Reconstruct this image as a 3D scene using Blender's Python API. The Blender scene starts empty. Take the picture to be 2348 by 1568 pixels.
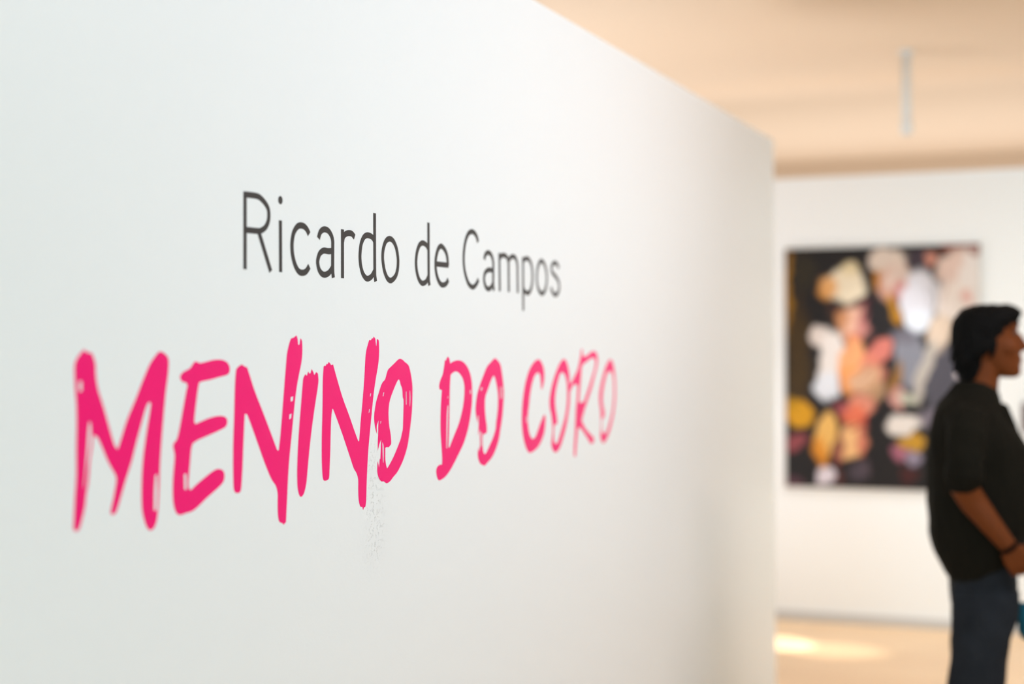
import bpy, bmesh, math, random
from mathutils import Vector, Matrix, noise
random.seed(7)
PI = math.pi
S = bpy.context.scene
C = S.collection

# ------------------------------------------------------------------ camera
cam_d = bpy.data.cameras.new('camera')
cam = bpy.data.objects.new('camera', cam_d); C.objects.link(cam)
cam_d.sensor_fit = 'HORIZONTAL'; cam_d.sensor_width = 36.0
cam_d.lens = 3500.0 / 2348.0 * 36.0
cam.matrix_world = (Matrix.Translation((0, 0, 1.5)) @ Matrix.Rotation(math.radians(22.03), 4, 'Z')
                    @ Matrix.Rotation(PI / 2 + 18.7 / 3500, 4, 'X') @ Matrix.Rotation(-0.004, 4, 'Z'))
cam_d.clip_start = 0.05
cam_d.dof.use_dof = True
cam_d.dof.focus_distance = 3.08
cam_d.dof.aperture_fstop = 1.28
S.camera = cam

# ------------------------------------------------------------------ world, lamps, exposure
wd = bpy.data.worlds.new('world'); S.world = wd; wd.use_nodes = True
bg = wd.node_tree.nodes['Background']
bg.inputs[0].default_value = (0.80, 0.90, 1.0, 1); bg.inputs[1].default_value = 1.0

def area(name, loc, target, sx, sy, power, col, spread=180):
    d = bpy.data.lights.new(name, 'AREA'); d.shape = 'RECTANGLE'; d.size = sx; d.size_y = sy
    d.energy = power; d.color = col; d.spread = math.radians(spread)
    o = bpy.data.objects.new(name, d); C.objects.link(o); o.location = loc
    o.rotation_euler = (Vector(target) - Vector(loc)).to_track_quat('-Z', 'Y').to_euler()
    return o

def spot(name, loc, target, power, col, angle, blend, radius=0.02):
    d = bpy.data.lights.new(name, 'SPOT'); d.energy = power; d.color = col
    d.spot_size = math.radians(angle); d.spot_blend = blend; d.shadow_soft_size = radius
    o = bpy.data.objects.new(name, d); C.objects.link(o); o.location = loc
    o.rotation_euler = (Vector(target) - Vector(loc)).to_track_quat('-Z', 'Y').to_euler()
    return o

# added unseen fills: a cool one behind the camera, others over the lettering and the
# hanging wall, more aimed up behind both walls; then the pendant's own downlight
# fill lamps without fixtures: behind the camera, over the lettering and the
# hanging wall, and upward behind both walls; then the pendant's own downlight
area('daylight_fill', (1.8, -3.40, 1.6), (0.2, 6, 1.4), 3.6, 2.0, 290.6, (0.57, 0.83, 1.00))  # added cool fill in place of daylight; the wall behind has no window
area('wall_fill', (1.2, 5.85, 2.92), (0.6, 8.42, 0.6), 2.6, 0.15, 25.5, (0.76, 0.93, 1.00), 110)  # added lamp out of view, no fixture; brightens the hanging wall
area('ceiling_fill', (-3.4, 6.4, 0.4), (-3.0, 6.7, 2.97), 2.2, 2.2, 70.0, (0.94, 0.96, 1.00))  # hidden fill behind the lettered wall, added to lift the ceiling
area('rear_ceiling_fill', (-1.6, 11.0, 1.2), (-1.6, 9.4, 2.8), 7.0, 2.0, 51.0, (0.86, 0.93, 1.00))  # unseen fill behind the hanging wall, added to brighten the far ceiling
area('rear_ceiling_fill', (-1.6, 10.2, 0.2), (-1.6, 10.3, 2.97), 6.0, 2.6, 43.0, (1.00, 1.00, 0.96))  # second added fill, evening out the ceiling above the passage
area('lettering_fill', (0.9, 3.5, 2.9), (-1.44, 3.4, 1.5), 2.6, 0.15, 32.0, (0.77, 0.86, 1.00), 150)  # added out-of-view fill for the lettered wall
area('lettering_fill', (1.3, 4.6, 2.9), (-1.44, 5.0, 1.7), 1.0, 0.15, 11.0, (1.00, 0.76, 0.67), 120)  # smaller warm fill, also added, towards the wall's far end
area('floor_fill', (1.2, 5.9, 2.93), (-0.7, 7.7, 0.0), 1.6, 0.2, 12.0, (1.00, 0.84, 0.66), 80)  # added only to brighten the floor before the hanging wall
spot('pendant_light', (-1.010, 7.690, 2.535), (-1.30, 8.424, 0.80), 68.0, (0.88, 0.94, 1.00), 54, 0.9, 0.012)
# two narrow pools on the floor at the foot of the hanging wall
spot('track_spot', (-3.6, 7.85, 2.9), (-1.72, 7.72, 0), 1250, (1.0, 0.94, 0.84), 7, 0.35)
spot('track_spot', (-3.6, 7.70, 2.9), (-1.38, 7.64, 0), 560, (1.0, 0.91, 0.79), 8, 0.8)


vs = S.view_settings
vs.view_transform = 'Standard'; vs.look = 'None'; vs.exposure = -0.12; vs.gamma = 1.0
vs.use_curve_mapping = False

# ------------------------------------------------------------------ helpers
def srgb(r, g, b):
    f = lambda c: (c / 255 / 12.92) if c / 255 <= 0.04045 else ((c / 255 + 0.055) / 1.055) ** 2.4
    return (f(r), f(g), f(b), 1)

def mat(name, col, rough=0.6, spec=0.5, noise_amt=0.0, nscale=8.0, bump=0.0, bscale=60.0, metallic=0.0, sheen=0.0):
    m = bpy.data.materials.new(name); m.use_nodes = True
    nt = m.node_tree; b = nt.nodes['Principled BSDF']
    b.inputs['Base Color'].default_value = col
    b.inputs['Roughness'].default_value = rough
    b.inputs['Specular IOR Level'].default_value = spec
    b.inputs['Metallic'].default_value = metallic
    b.inputs['Sheen Weight'].default_value = sheen
    tc = nt.nodes.new('ShaderNodeTexCoord')
    if noise_amt > 0:
        n = nt.nodes.new('ShaderNodeTexNoise'); n.inputs['Scale'].default_value = nscale
        n.inputs['Detail'].default_value = 4
        nt.links.new(tc.outputs['Object'], n.inputs['Vector'])
        mr = nt.nodes.new('ShaderNodeMapRange')
        mr.inputs[3].default_value = 1 - noise_amt; mr.inputs[4].default_value = 1 + noise_amt
        nt.links.new(n.outputs['Fac'], mr.inputs[0])
        mx = nt.nodes.new('ShaderNodeVectorMath'); mx.operation = 'SCALE'
        mx.inputs[0].default_value = col[:3]
        nt.links.new(mr.outputs[0], mx.inputs['Scale'])
        nt.links.new(mx.outputs[0], b.inputs['Base Color'])
    if bump > 0:
        n2 = nt.nodes.new('ShaderNodeTexNoise'); n2.inputs['Scale'].default_value = bscale
        n2.inputs['Detail'].default_value = 3
        nt.links.new(tc.outputs['Object'], n2.inputs['Vector'])
        bp = nt.nodes.new('ShaderNodeBump'); bp.inputs['Strength'].default_value = 1.0
        bp.inputs['Distance'].default_value = bump
        nt.links.new(n2.outputs['Fac'], bp.inputs['Height'])
        nt.links.new(bp.outputs[0], b.inputs['Normal'])
    return m

def link(name, me, m=None, parent=None, smooth=False):
    o = bpy.data.objects.new(name, me); C.objects.link(o)
    if m is not None: me.materials.append(m)
    if parent is not None: o.parent = parent
    if smooth:
        for p in me.polygons: p.use_smooth = True
    return o

def obj(name, bm, m=None, parent=None, smooth=False):
    me = bpy.data.meshes.new(name); bmesh.ops.recalc_face_normals(bm, faces=bm.faces)
    bm.to_mesh(me); bm.free()
    return link(name, me, m, parent, smooth)

def add_box(bm, x0, x1, y0, y1, z0, z1):
    v = [bm.verts.new(p) for p in ((x0, y0, z0), (x1, y0, z0), (x1, y1, z0), (x0, y1, z0),
                                   (x0, y0, z1), (x1, y0, z1), (x1, y1, z1), (x0, y1, z1))]
    for f in ((0, 3, 2, 1), (4, 5, 6, 7), (0, 1, 5, 4), (1, 2, 6, 5), (2, 3, 7, 6), (3, 0, 4, 7)):
        bm.faces.new([v[i] for i in f])

def box(name, m, dims, parent=None, bevel=0.0):
    bm = bmesh.new(); add_box(bm, *dims)
    if bevel > 0:
        bmesh.ops.bevel(bm, geom=list(bm.edges), offset=bevel, segments=2, affect='EDGES')
    return obj(name, bm, m, parent)

def struct(o): o['kind'] = 'structure'; return o

def tag(o, label, cat, group=None):
    o['label'] = label; o['category'] = cat
    if group: o['group'] = group
    return o

def empty(name, loc=(0, 0, 0), rz=0.0):
    o = bpy.data.objects.new(name, None); C.objects.link(o)
    o.location = loc; o.rotation_euler = (0, 0, rz); o.empty_display_size = 0.1
    return o

# ------------------------------------------------------------------ materials
def wall_paint():
    m = mat('white_wall_paint', (0.86, 0.895, 0.90, 1), 0.42, 0.25)
    nt = m.node_tree; b = nt.nodes['Principled BSDF']; L = nt.links
    tc = nt.nodes.new('ShaderNodeTexCoord')
    def n(scale, detail, rough=0.5):
        x = nt.nodes.new('ShaderNodeTexNoise'); x.inputs['Scale'].default_value = scale
        x.inputs['Detail'].default_value = detail; x.inputs['Roughness'].default_value = rough
        L.new(tc.outputs['Object'], x.inputs['Vector']); return x.outputs['Fac']
    def mth(op, a, c, clamp=False):
        x = nt.nodes.new('ShaderNodeMath'); x.operation = op; x.use_clamp = clamp
        for i, q in enumerate((a, c)):
            if isinstance(q, (int, float)): x.inputs[i].default_value = q
            else: L.new(q, x.inputs[i])
        return x.outputs[0]
    sep = nt.nodes.new('ShaderNodeSeparateXYZ'); L.new(tc.outputs['Object'], sep.inputs[0])
    y, z = sep.outputs[1], sep.outputs[2]
    # roller texture
    h = mth('MULTIPLY', n(210, 2), 0.0004)
    h = mth('ADD', h, mth('MULTIPLY', n(75, 2), 0.0004))
    # a vertical run of small scuffs and flakes below the second N
    wob = mth('MULTIPLY', mth('SUBTRACT', n(3, 2), 0.5), 0.10)
    dy = mth('ABSOLUTE', mth('SUBTRACT', mth('ADD', y, wob), 2.80), 0)
    band = mth('SUBTRACT', 1, mth('DIVIDE', dy, 0.07), True)
    bz = mth('MULTIPLY', mth('MULTIPLY', mth('SUBTRACT', z, 1.02), 12, True), mth('MULTIPLY', mth('SUBTRACT', 1.36, z), 8, True), True)
    fl = mth('MULTIPLY', mth('SUBTRACT', n(120, 3, 0.7), 0.56), 14, True)
    h = mth('SUBTRACT', h, mth('MULTIPLY', mth('MULTIPLY', fl, mth('MULTIPLY', band, bz)), 0.0022))
    bp = nt.nodes.new('ShaderNodeBump'); bp.inputs['Strength'].default_value = 0.7; bp.inputs['Distance'].default_value = 1.0
    L.new(h, bp.inputs['Height']); L.new(bp.outputs[0], b.inputs['Normal'])
    return m
M_wall = wall_paint()
M_panel = mat('off_white_panel_paint', (0.87, 0.89, 0.90, 1), 0.6, 0.3, bump=0.0002, bscale=120)
M_ceil = mat('peach_ceiling_plaster', (0.86, 0.70, 0.54, 1), 0.8, 0.2, noise_amt=0.01, nscale=2)
M_rear = mat('tan_rear_wall_paint', (0.72, 0.56, 0.42, 1), 0.8, 0.2)
M_side = mat('side_wall_paint', (0.80, 0.80, 0.79, 1), 0.7, 0.2)
M_base = mat('grey_strip_paint', (0.55, 0.54, 0.53, 1), 0.5, 0.4)

def floor_wood():
    m = mat('pale_wood_floor', (0.75, 0.52, 0.33, 1), 0.35, 0.4)
    nt = m.node_tree; b = nt.nodes['Principled BSDF']; L = nt.links
    tc = nt.nodes.new('ShaderNodeTexCoord'); mp = nt.nodes.new('ShaderNodeMapping')
    L.new(tc.outputs['Object'], mp.inputs[0])
    br = nt.nodes.new('ShaderNodeTexBrick'); L.new(mp.outputs[0], br.inputs[0])
    br.inputs['Scale'].default_value = 1.0; br.inputs['Brick Width'].default_value = 1.6
    br.inputs['Row Height'].default_value = 0.11; br.inputs['Mortar Size'].default_value = 0.0015
    br.inputs['Color1'].default_value = (0.95, 0.68, 0.42, 1); br.inputs['Color2'].default_value = (0.90, 0.63, 0.38, 1)
    br.inputs['Mortar'].default_value = (0.35, 0.2, 0.11, 1)
    n = nt.nodes.new('ShaderNodeTexNoise'); n.inputs['Scale'].default_value = 3; n.inputs['Detail'].default_value = 6
    mp2 = nt.nodes.new('ShaderNodeMapping'); mp2.inputs['Scale'].default_value = (1, 14, 1)
    L.new(tc.outputs['Object'], mp2.inputs[0]); L.new(mp2.outputs[0], n.inputs[0])
    mx = nt.nodes.new('ShaderNodeMix'); mx.data_type = 'RGBA'; mx.blend_type = 'MULTIPLY'
    mx.inputs[0].default_value = 0.15
    L.new(br.outputs[0], mx.inputs[6]); L.new(n.outputs['Fac'], mx.inputs[7])
    L.new(mx.outputs[2], b.inputs['Base Color'])
    return m
M_floor = floor_wood()

# ------------------------------------------------------------------ the setting
struct(box('floor', M_floor, (-7.0, 4.4, -3.6, 12.1, -0.1, 0.0)))
struct(box('ceiling', M_ceil, (-7.0, 4.4, -3.6, 12.1, 2.966, 3.06)))
struct(box('wall_left', M_wall, (-1.64, -1.44, -3.0, 6.623, 0.0, 2.417), bevel=0.002))
struct(box('wall_back', M_panel, (-5.5, 3.2, 8.424, 8.54, 0.0, 2.446)))
struct(box('foot_strip_back', M_base, (-5.5, 3.2, 8.412, 8.4235, 0.0, 0.05)))  # grey strip along the foot of the hanging wall
struct(box('wall_rear', M_rear, (-7.0, 4.4, 11.9, 12.1, 0.0, 2.966)))
struct(box('wall_front', M_side, (-7.0, 4.4, -3.6, -3.45, 0.0, 2.966)))
struct(box('wall_far_left', M_side, (-7.0, -6.85, -3.45, 11.9, 0.0, 2.966)))
bm = bmesh.new()
add_box(bm, 4.2, 4.4, -3.45, 1.0, 0, 2.966); add_box(bm, 4.2, 4.4, 4.2, 11.9, 0, 2.966)
add_box(bm, 4.2, 4.4, 1.0, 4.2, 0, 0.7); add_box(bm, 4.2, 4.4, 1.0, 4.2, 2.8, 2.966)
struct(obj('wall_right', bm, M_side))

# ------------------------------------------------------------------ lettering on the wall
# outlines in wall coordinates, tenths of a millimetre: along the wall, height, corner flag
BRUSH = [
 ('M', [18413, 14803, 0, 18494, 14932, 0, 18640, 15039, 1, 18713, 14990, 0, 18802, 14986, 0, 18861, 14911, 0, 18900, 14817, 0, 18914, 14628, 0, 18970, 14420, 0, 19084, 14190, 0, 19220, 13881, 0, 19351, 13588, 0, 19435, 13502, 1, 19514, 13636, 0, 19673, 13937, 0, 19899, 14259, 0, 20130, 14607, 0, 20297, 14823, 0, 20499, 14985, 0, 20557, 15001, 0, 20670, 14970, 0, 20780, 14879, 0, 20772, 14656, 0, 20701, 14335, 0, 20631, 13895, 0, 20578, 13516, 0, 20542, 13177, 0, 20516, 12779, 0, 20470, 12384, 0, 20392, 12212, 0, 20258, 12172, 0, 20152, 12278, 0, 20061, 12524, 0, 20050, 12918, 0, 20091, 13328, 0, 20175, 13697, 0, 20300, 14167, 0, 20244, 14199, 0, 20161, 14103, 0, 20028, 13823, 0, 19929, 13612, 0, 19799, 13308, 0, 19638, 13010, 0, 19510, 12751, 0, 19400, 12550, 0, 19322, 12512, 0, 19261, 12554, 0, 19339, 12786, 0, 19402, 13010, 0, 19387, 13107, 0, 19202, 13330, 0, 19051, 13567, 0, 18946, 13715, 0, 18886, 13737, 1, 18847, 13748, 0, 18820, 13581, 0, 18766, 13360, 0, 18750, 13212, 0, 18720, 13028, 0, 18675, 12883, 0, 18645, 12700, 0, 18571, 12503, 0, 18513, 12389, 0, 18441, 12356, 0, 18383, 12394, 0, 18384, 12504, 0, 18414, 12869, 0, 18444, 13180, 0, 18445, 13548, 0, 18456, 13991, 0, 18448, 14249, 0, 18426, 14434, 0], [[18753, 13959, 0, 18789, 13929, 0, 18797, 13714, 0, 18751, 13492, 0, 18706, 13309, 0, 18671, 13144, 0, 18638, 12960, 0, 18629, 13035, 0, 18668, 13311, 0, 18699, 13589, 0, 18723, 13830, 0], [18507, 14562, 1, 18580, 14569, 1, 18585, 14421, 1, 18512, 14413, 1], [20409, 13027, 1, 20463, 13053, 1, 20472, 12783, 0, 20447, 12476, 1, 20373, 12469, 1, 20381, 12791, 0]]),
 ('E', [21677, 14803, 1, 21826, 14820, 0, 22094, 14855, 0, 22334, 14854, 0, 22507, 14810, 0, 22584, 14733, 0, 22583, 14646, 0, 22506, 14596, 0, 22264, 14562, 0, 21991, 14523, 0, 21758, 14500, 0, 21658, 14483, 1, 21619, 14373, 0, 21575, 14189, 0, 21532, 13987, 0, 21508, 13840, 0, 21550, 13792, 1, 21754, 13838, 0, 21988, 13879, 0, 22226, 13899, 0, 22398, 13886, 0, 22495, 13834, 0, 22501, 13748, 0, 22431, 13694, 0, 22122, 13624, 0, 21819, 13565, 0, 21588, 13518, 0, 21458, 13474, 1, 21418, 13384, 0, 21385, 13184, 0, 21352, 12966, 0, 21332, 12803, 0, 21373, 12718, 0, 21428, 12717, 1, 21552, 12781, 0, 21815, 12884, 0, 22051, 12969, 0, 22221, 12998, 0, 22375, 12954, 0, 22417, 12865, 0, 22374, 12763, 0, 22185, 12665, 0, 21847, 12526, 0, 21615, 12418, 0, 21452, 12360, 0, 21259, 12342, 0, 21085, 12329, 0, 20975, 12389, 0, 20907, 12549, 0, 20890, 12785, 0, 20909, 13018, 0, 20948, 13305, 0, 20905, 13452, 0, 20918, 13505, 0, 21012, 13572, 0, 21076, 13714, 0, 21140, 13911, 0, 21220, 14164, 0, 21285, 14363, 0, 21317, 14436, 0, 21270, 14492, 1, 21174, 14503, 0, 21111, 14559, 0, 21118, 14613, 0, 21207, 14666, 0, 21383, 14719, 0, 21464, 14782, 0, 21536, 14832, 0, 21611, 14822, 0], [[21205, 12987, 1, 21278, 12990, 1, 21283, 12724, 1, 21216, 12735, 1]]),
 ('N', [22792, 14669, 0, 22855, 14725, 0, 22982, 14767, 0, 23046, 14739, 0, 23152, 14715, 1, 23238, 14570, 0, 23388, 14313, 0, 23606, 14004, 0, 23827, 13690, 0, 24029, 13396, 0, 24165, 13193, 1, 24220, 13190, 1, 24282, 13478, 0, 24354, 13905, 0, 24427, 14382, 0, 24486, 14742, 0, 24534, 14982, 0, 24659, 15219, 0, 24764, 15249, 0, 24875, 15291, 1, 24913, 15225, 1, 24931, 15116, 1, 24985, 15121, 1, 25015, 15236, 1, 25073, 15189, 0, 25086, 14981, 0, 25051, 14785, 0, 24942, 14517, 0, 24853, 14251, 0, 24765, 13865, 0, 24681, 13432, 0, 24598, 13026, 0, 24548, 12668, 0, 24508, 12263, 0, 24468, 11858, 1, 24379, 11815, 1, 24342, 11852, 1, 24226, 11895, 0, 24181, 12031, 0, 24173, 12270, 0, 24174, 12412, 0, 24115, 12548, 0, 23956, 12691, 0, 23733, 12990, 0, 23514, 13332, 0, 23297, 13668, 0, 23148, 13887, 1, 23071, 13904, 1, 23048, 13680, 0, 23016, 13292, 0, 22984, 12906, 0, 22940, 12590, 0, 22885, 12538, 0, 22759, 12549, 0, 22705, 12633, 0, 22690, 12928, 0, 22693, 13380, 0, 22724, 13831, 0, 22748, 14329, 0], [[24652, 14147, 1, 24743, 14162, 1, 24733, 14079, 1, 24652, 14063, 1], [24603, 13828, 1, 24688, 13844, 1, 24669, 13760, 1, 24593, 13736, 1]]),
 ('I', [25097, 14392, 0, 25122, 14489, 0, 25196, 14562, 1, 25255, 14531, 1, 25305, 14615, 1, 25344, 14574, 1, 25394, 14579, 1, 25435, 14657, 1, 25499, 14599, 1, 25534, 14539, 1, 25615, 14598, 1, 25675, 14567, 1, 25695, 14429, 0, 25653, 14255, 0, 25565, 13983, 0, 25463, 13639, 0, 25360, 13223, 0, 25273, 12784, 0, 25222, 12517, 0, 25132, 12328, 0, 25024, 12269, 0, 24947, 12320, 0, 24890, 12471, 0, 24878, 12764, 0, 24904, 13128, 0, 24955, 13540, 0, 25036, 14026, 0], []),
 ('N', [25870, 14474, 0, 25904, 14698, 1, 25941, 14720, 1, 25977, 14706, 1, 26024, 14753, 1, 26056, 14742, 1, 26103, 14786, 1, 26164, 14752, 1, 26196, 14722, 1, 26276, 14735, 1, 26454, 14417, 0, 26667, 14067, 0, 26932, 13710, 0, 27151, 13397, 0, 27315, 13178, 1, 27355, 13180, 1, 27428, 13596, 0, 27507, 13970, 0, 27587, 14442, 0, 27641, 14868, 0, 27694, 15034, 0, 27808, 15220, 1, 27876, 15213, 1, 27938, 15259, 1, 27970, 15245, 1, 28012, 15291, 1, 28079, 15246, 1, 28110, 15101, 1, 28131, 15101, 1, 28153, 15239, 1, 28232, 15208, 0, 28246, 14961, 0, 28213, 14744, 0, 28105, 14456, 0, 28024, 14217, 0, 27944, 13908, 0, 27863, 13529, 0, 27772, 13104, 0, 27718, 12774, 0, 27673, 12350, 0, 27645, 11949, 0, 27608, 11834, 1, 27547, 11828, 1, 27516, 11779, 1, 27481, 11846, 1, 27390, 11866, 0, 27326, 12002, 0, 27307, 12215, 0, 27309, 12403, 0, 27245, 12537, 0, 27121, 12651, 0, 26926, 12944, 0, 26685, 13306, 0, 26448, 13639, 0, 26270, 13870, 1, 26237, 13871, 1, 26203, 13740, 0, 26173, 13447, 0, 26152, 13062, 0, 26121, 12702, 0, 26102, 12545, 0, 26041, 12504, 0, 25902, 12504, 0, 25848, 12587, 0, 25818, 12904, 0, 25821, 13352, 0, 25852, 13912, 0], [[27841, 14122, 1, 27883, 14133, 1, 27867, 14073, 1, 27825, 14055, 1], [27787, 13806, 1, 27829, 13814, 1, 27808, 13741, 1, 27766, 13728, 1]]),
 ('O', [29235, 14826, 0, 29364, 14797, 0, 29450, 14758, 0, 29623, 14689, 0, 29710, 14573, 0, 29788, 14380, 0, 29826, 14206, 0, 29819, 13955, 0, 29800, 13725, 0, 29745, 13477, 0, 29677, 13250, 0, 29587, 12987, 0, 29433, 12748, 0, 29260, 12570, 0, 29067, 12424, 0, 28876, 12335, 0, 28750, 12270, 0, 28605, 12232, 0, 28502, 12253, 0, 28441, 12282, 0, 28340, 12290, 0, 28239, 12348, 0, 28159, 12465, 0, 28148, 12594, 0, 28169, 12716, 1, 28193, 12664, 0, 28232, 12575, 1, 28262, 12764, 1, 28286, 12746, 1, 28304, 12896, 0, 28313, 13043, 0, 28330, 13162, 1, 28244, 13066, 0, 28175, 12937, 1, 28176, 13106, 0, 28194, 13289, 0, 28199, 13436, 0, 28216, 13567, 1, 28147, 13484, 0, 28126, 13439, 0, 28137, 13288, 1, 28066, 13406, 0, 28019, 13572, 0, 28020, 13682, 0, 28049, 13791, 0, 28110, 13953, 0, 28232, 14133, 0, 28335, 14278, 0, 28417, 14350, 0, 28519, 14404, 0, 28603, 14533, 0, 28665, 14606, 0, 28853, 14688, 0, 29022, 14762, 0, 29128, 14808, 0], [[29159, 14388, 0, 29210, 14353, 0, 29252, 14276, 0, 29324, 14180, 0, 29349, 14008, 0, 29391, 13940, 0, 29381, 13741, 0, 29366, 13513, 0, 29343, 13315, 0, 29299, 13231, 0, 29243, 13121, 0, 29114, 12977, 0, 28922, 12782, 0, 28753, 12643, 0, 28599, 12537, 1, 28555, 12602, 0, 28514, 12734, 0, 28516, 12975, 1, 28591, 12989, 0, 28665, 12979, 0, 28736, 13009, 0, 28790, 13052, 0, 28767, 13240, 0, 28710, 13393, 0, 28678, 13543, 0, 28671, 13730, 0, 28714, 13915, 0, 28827, 14080, 0, 28976, 14245, 0, 29104, 14365, 0], [29501, 14122, 1, 29531, 14125, 1, 29533, 13840, 1, 29499, 13836, 1], [29676, 14152, 1, 29706, 14122, 1, 29723, 13997, 0, 29713, 13882, 1, 29695, 13792, 1, 29677, 13806, 1, 29688, 13998, 0], [28435, 14133, 1, 28476, 14132, 1, 28443, 14057, 1, 28402, 14049, 1], [28296, 13538, 1, 28333, 13544, 1, 28320, 13495, 1, 28292, 13483, 1], [28378, 13108, 1, 28439, 13032, 0, 28446, 12850, 0, 28432, 12662, 1, 28408, 12686, 0, 28393, 12854, 0, 28386, 13020, 0]]),
 ('D', [31679, 14860, 1, 31762, 14809, 0, 31810, 14697, 1, 31984, 14746, 0, 32260, 14771, 0, 32539, 14731, 0, 32795, 14604, 0, 32950, 14445, 0, 33038, 14254, 0, 33066, 13981, 0, 33049, 13771, 0, 32967, 13480, 0, 32807, 13153, 0, 32572, 12853, 0, 32265, 12604, 0, 31962, 12378, 0, 31714, 12224, 0, 31518, 12138, 0, 31324, 12093, 0, 31166, 12085, 0, 31063, 12183, 0, 31030, 12305, 0, 31088, 12390, 0, 31231, 12430, 0, 31341, 12422, 1, 31352, 12542, 0, 31321, 12825, 0, 31276, 13128, 0, 31269, 13429, 0, 31291, 13749, 0, 31331, 13989, 0, 31352, 14101, 1, 31285, 14118, 1, 31232, 14120, 1, 31204, 14203, 0, 31272, 14331, 0, 31393, 14450, 0, 31452, 14569, 0, 31502, 14710, 0, 31522, 14780, 1, 31566, 14760, 1, 31615, 14810, 0], [[31832, 14442, 1, 31981, 14497, 0, 32131, 14515, 0, 32307, 14476, 0, 32510, 14348, 0, 32610, 14159, 0, 32593, 13911, 0, 32503, 13644, 0, 32297, 13322, 0, 32018, 13049, 0, 31748, 12783, 1, 31699, 12792, 1, 31737, 13206, 0, 31767, 13814, 0, 31790, 14179, 0], [31659, 13761, 1, 31693, 13735, 0, 31671, 13412, 0, 31642, 13008, 0, 31621, 12767, 1, 31582, 12785, 1, 31595, 13213, 0, 31618, 13576, 0], [32931, 14064, 1, 32983, 14063, 1, 32982, 13979, 1, 32930, 13974, 1], [31661, 13959, 1, 31695, 13962, 1, 31680, 13906, 1, 31651, 13907, 1]]),
 ('O', [34448, 14802, 0, 34646, 14746, 0, 34817, 14635, 0, 34918, 14414, 0, 34996, 14148, 0, 35029, 13926, 0, 34979, 13597, 0, 34907, 13313, 0, 34800, 13054, 0, 34683, 12798, 0, 34482, 12569, 0, 34255, 12399, 0, 34004, 12298, 0, 33784, 12223, 0, 33648, 12259, 0, 33540, 12287, 0, 33407, 12424, 0, 33382, 12563, 0, 33426, 12688, 1, 33462, 12569, 1, 33518, 12735, 0, 33509, 12927, 0, 33521, 13128, 1, 33391, 12980, 1, 33430, 13122, 0, 33448, 13270, 0, 33439, 13461, 1, 33395, 13421, 0, 33378, 13269, 1, 33299, 13425, 0, 33258, 13574, 0, 33287, 13763, 0, 33369, 13972, 0, 33532, 14180, 0, 33696, 14348, 0, 33861, 14516, 0, 34000, 14622, 0, 34251, 14727, 0], [[34376, 14379, 0, 34471, 14312, 0, 34583, 14113, 0, 34649, 13915, 0, 34646, 13631, 0, 34587, 13392, 0, 34528, 13242, 0, 34487, 13070, 0, 34316, 12862, 0, 34119, 12700, 0, 33896, 12531, 0, 33787, 12510, 0, 33706, 12596, 0, 33680, 12768, 0, 33693, 12960, 0, 33791, 12987, 0, 33929, 13022, 0, 33930, 13183, 0, 33861, 13401, 0, 33825, 13638, 0, 33855, 13873, 0, 34022, 14062, 0, 34218, 14273, 0], [33590, 14105, 1, 33683, 14113, 1, 33660, 14045, 1, 33579, 14030, 1], [33575, 13051, 1, 33639, 13027, 1, 33636, 12696, 1, 33582, 12700, 1], [34794, 14097, 1, 34846, 14096, 1, 34848, 13799, 1, 34797, 13801, 1], [34909, 14095, 1, 34949, 14094, 1, 34952, 13818, 1, 34912, 13819, 1]]),
 ('C', [37401, 14756, 0, 37629, 14693, 0, 37800, 14537, 0, 37856, 14371, 0, 37825, 14165, 0, 37678, 13952, 1, 37621, 13984, 0, 37594, 14149, 0, 37539, 14335, 0, 37369, 14409, 0, 37142, 14321, 0, 36972, 14142, 0, 36830, 13883, 0, 36744, 13604, 0, 36658, 13325, 0, 36666, 13084, 0, 36763, 12838, 0, 36955, 12696, 0, 37180, 12735, 0, 37380, 12908, 0, 37611, 13122, 0, 37844, 13287, 0, 37930, 13211, 0, 37898, 12965, 0, 37780, 12743, 0, 37489, 12513, 0, 37148, 12391, 0, 36757, 12345, 0, 36539, 12469, 0, 36351, 12720, 0, 36246, 13024, 0, 36234, 13343, 0, 36308, 13738, 0, 36475, 14133, 0, 36725, 14449, 0, 37061, 14667, 0], [[36526, 13291, 1, 36581, 13288, 1, 36590, 13128, 1, 36535, 13130, 1]]),
 ('O', [39395, 14753, 0, 39612, 14644, 0, 39767, 14427, 0, 39828, 14189, 0, 39843, 13886, 0, 39820, 13541, 0, 39689, 13201, 0, 39528, 12886, 0, 39275, 12579, 0, 39026, 12338, 0, 38720, 12230, 0, 38481, 12308, 0, 38364, 12483, 0, 38425, 12667, 1, 38469, 12853, 0, 38453, 13001, 0, 38373, 13255, 0, 38256, 13468, 0, 38247, 13677, 0, 38351, 13924, 0, 38563, 14213, 0, 38838, 14482, 0, 39115, 14670, 0], [[39266, 14381, 0, 39452, 14303, 0, 39605, 14064, 0, 39633, 13762, 0, 39598, 13506, 0, 39470, 13210, 0, 39280, 12962, 0, 39030, 12677, 0, 38814, 12478, 0, 38603, 12511, 0, 38563, 12681, 0, 38578, 12911, 0, 38639, 12988, 0, 38820, 13005, 0, 38792, 13196, 0, 38704, 13410, 0, 38665, 13664, 0, 38740, 13914, 0, 38926, 14206, 0, 39081, 14352, 0]]),
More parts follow.
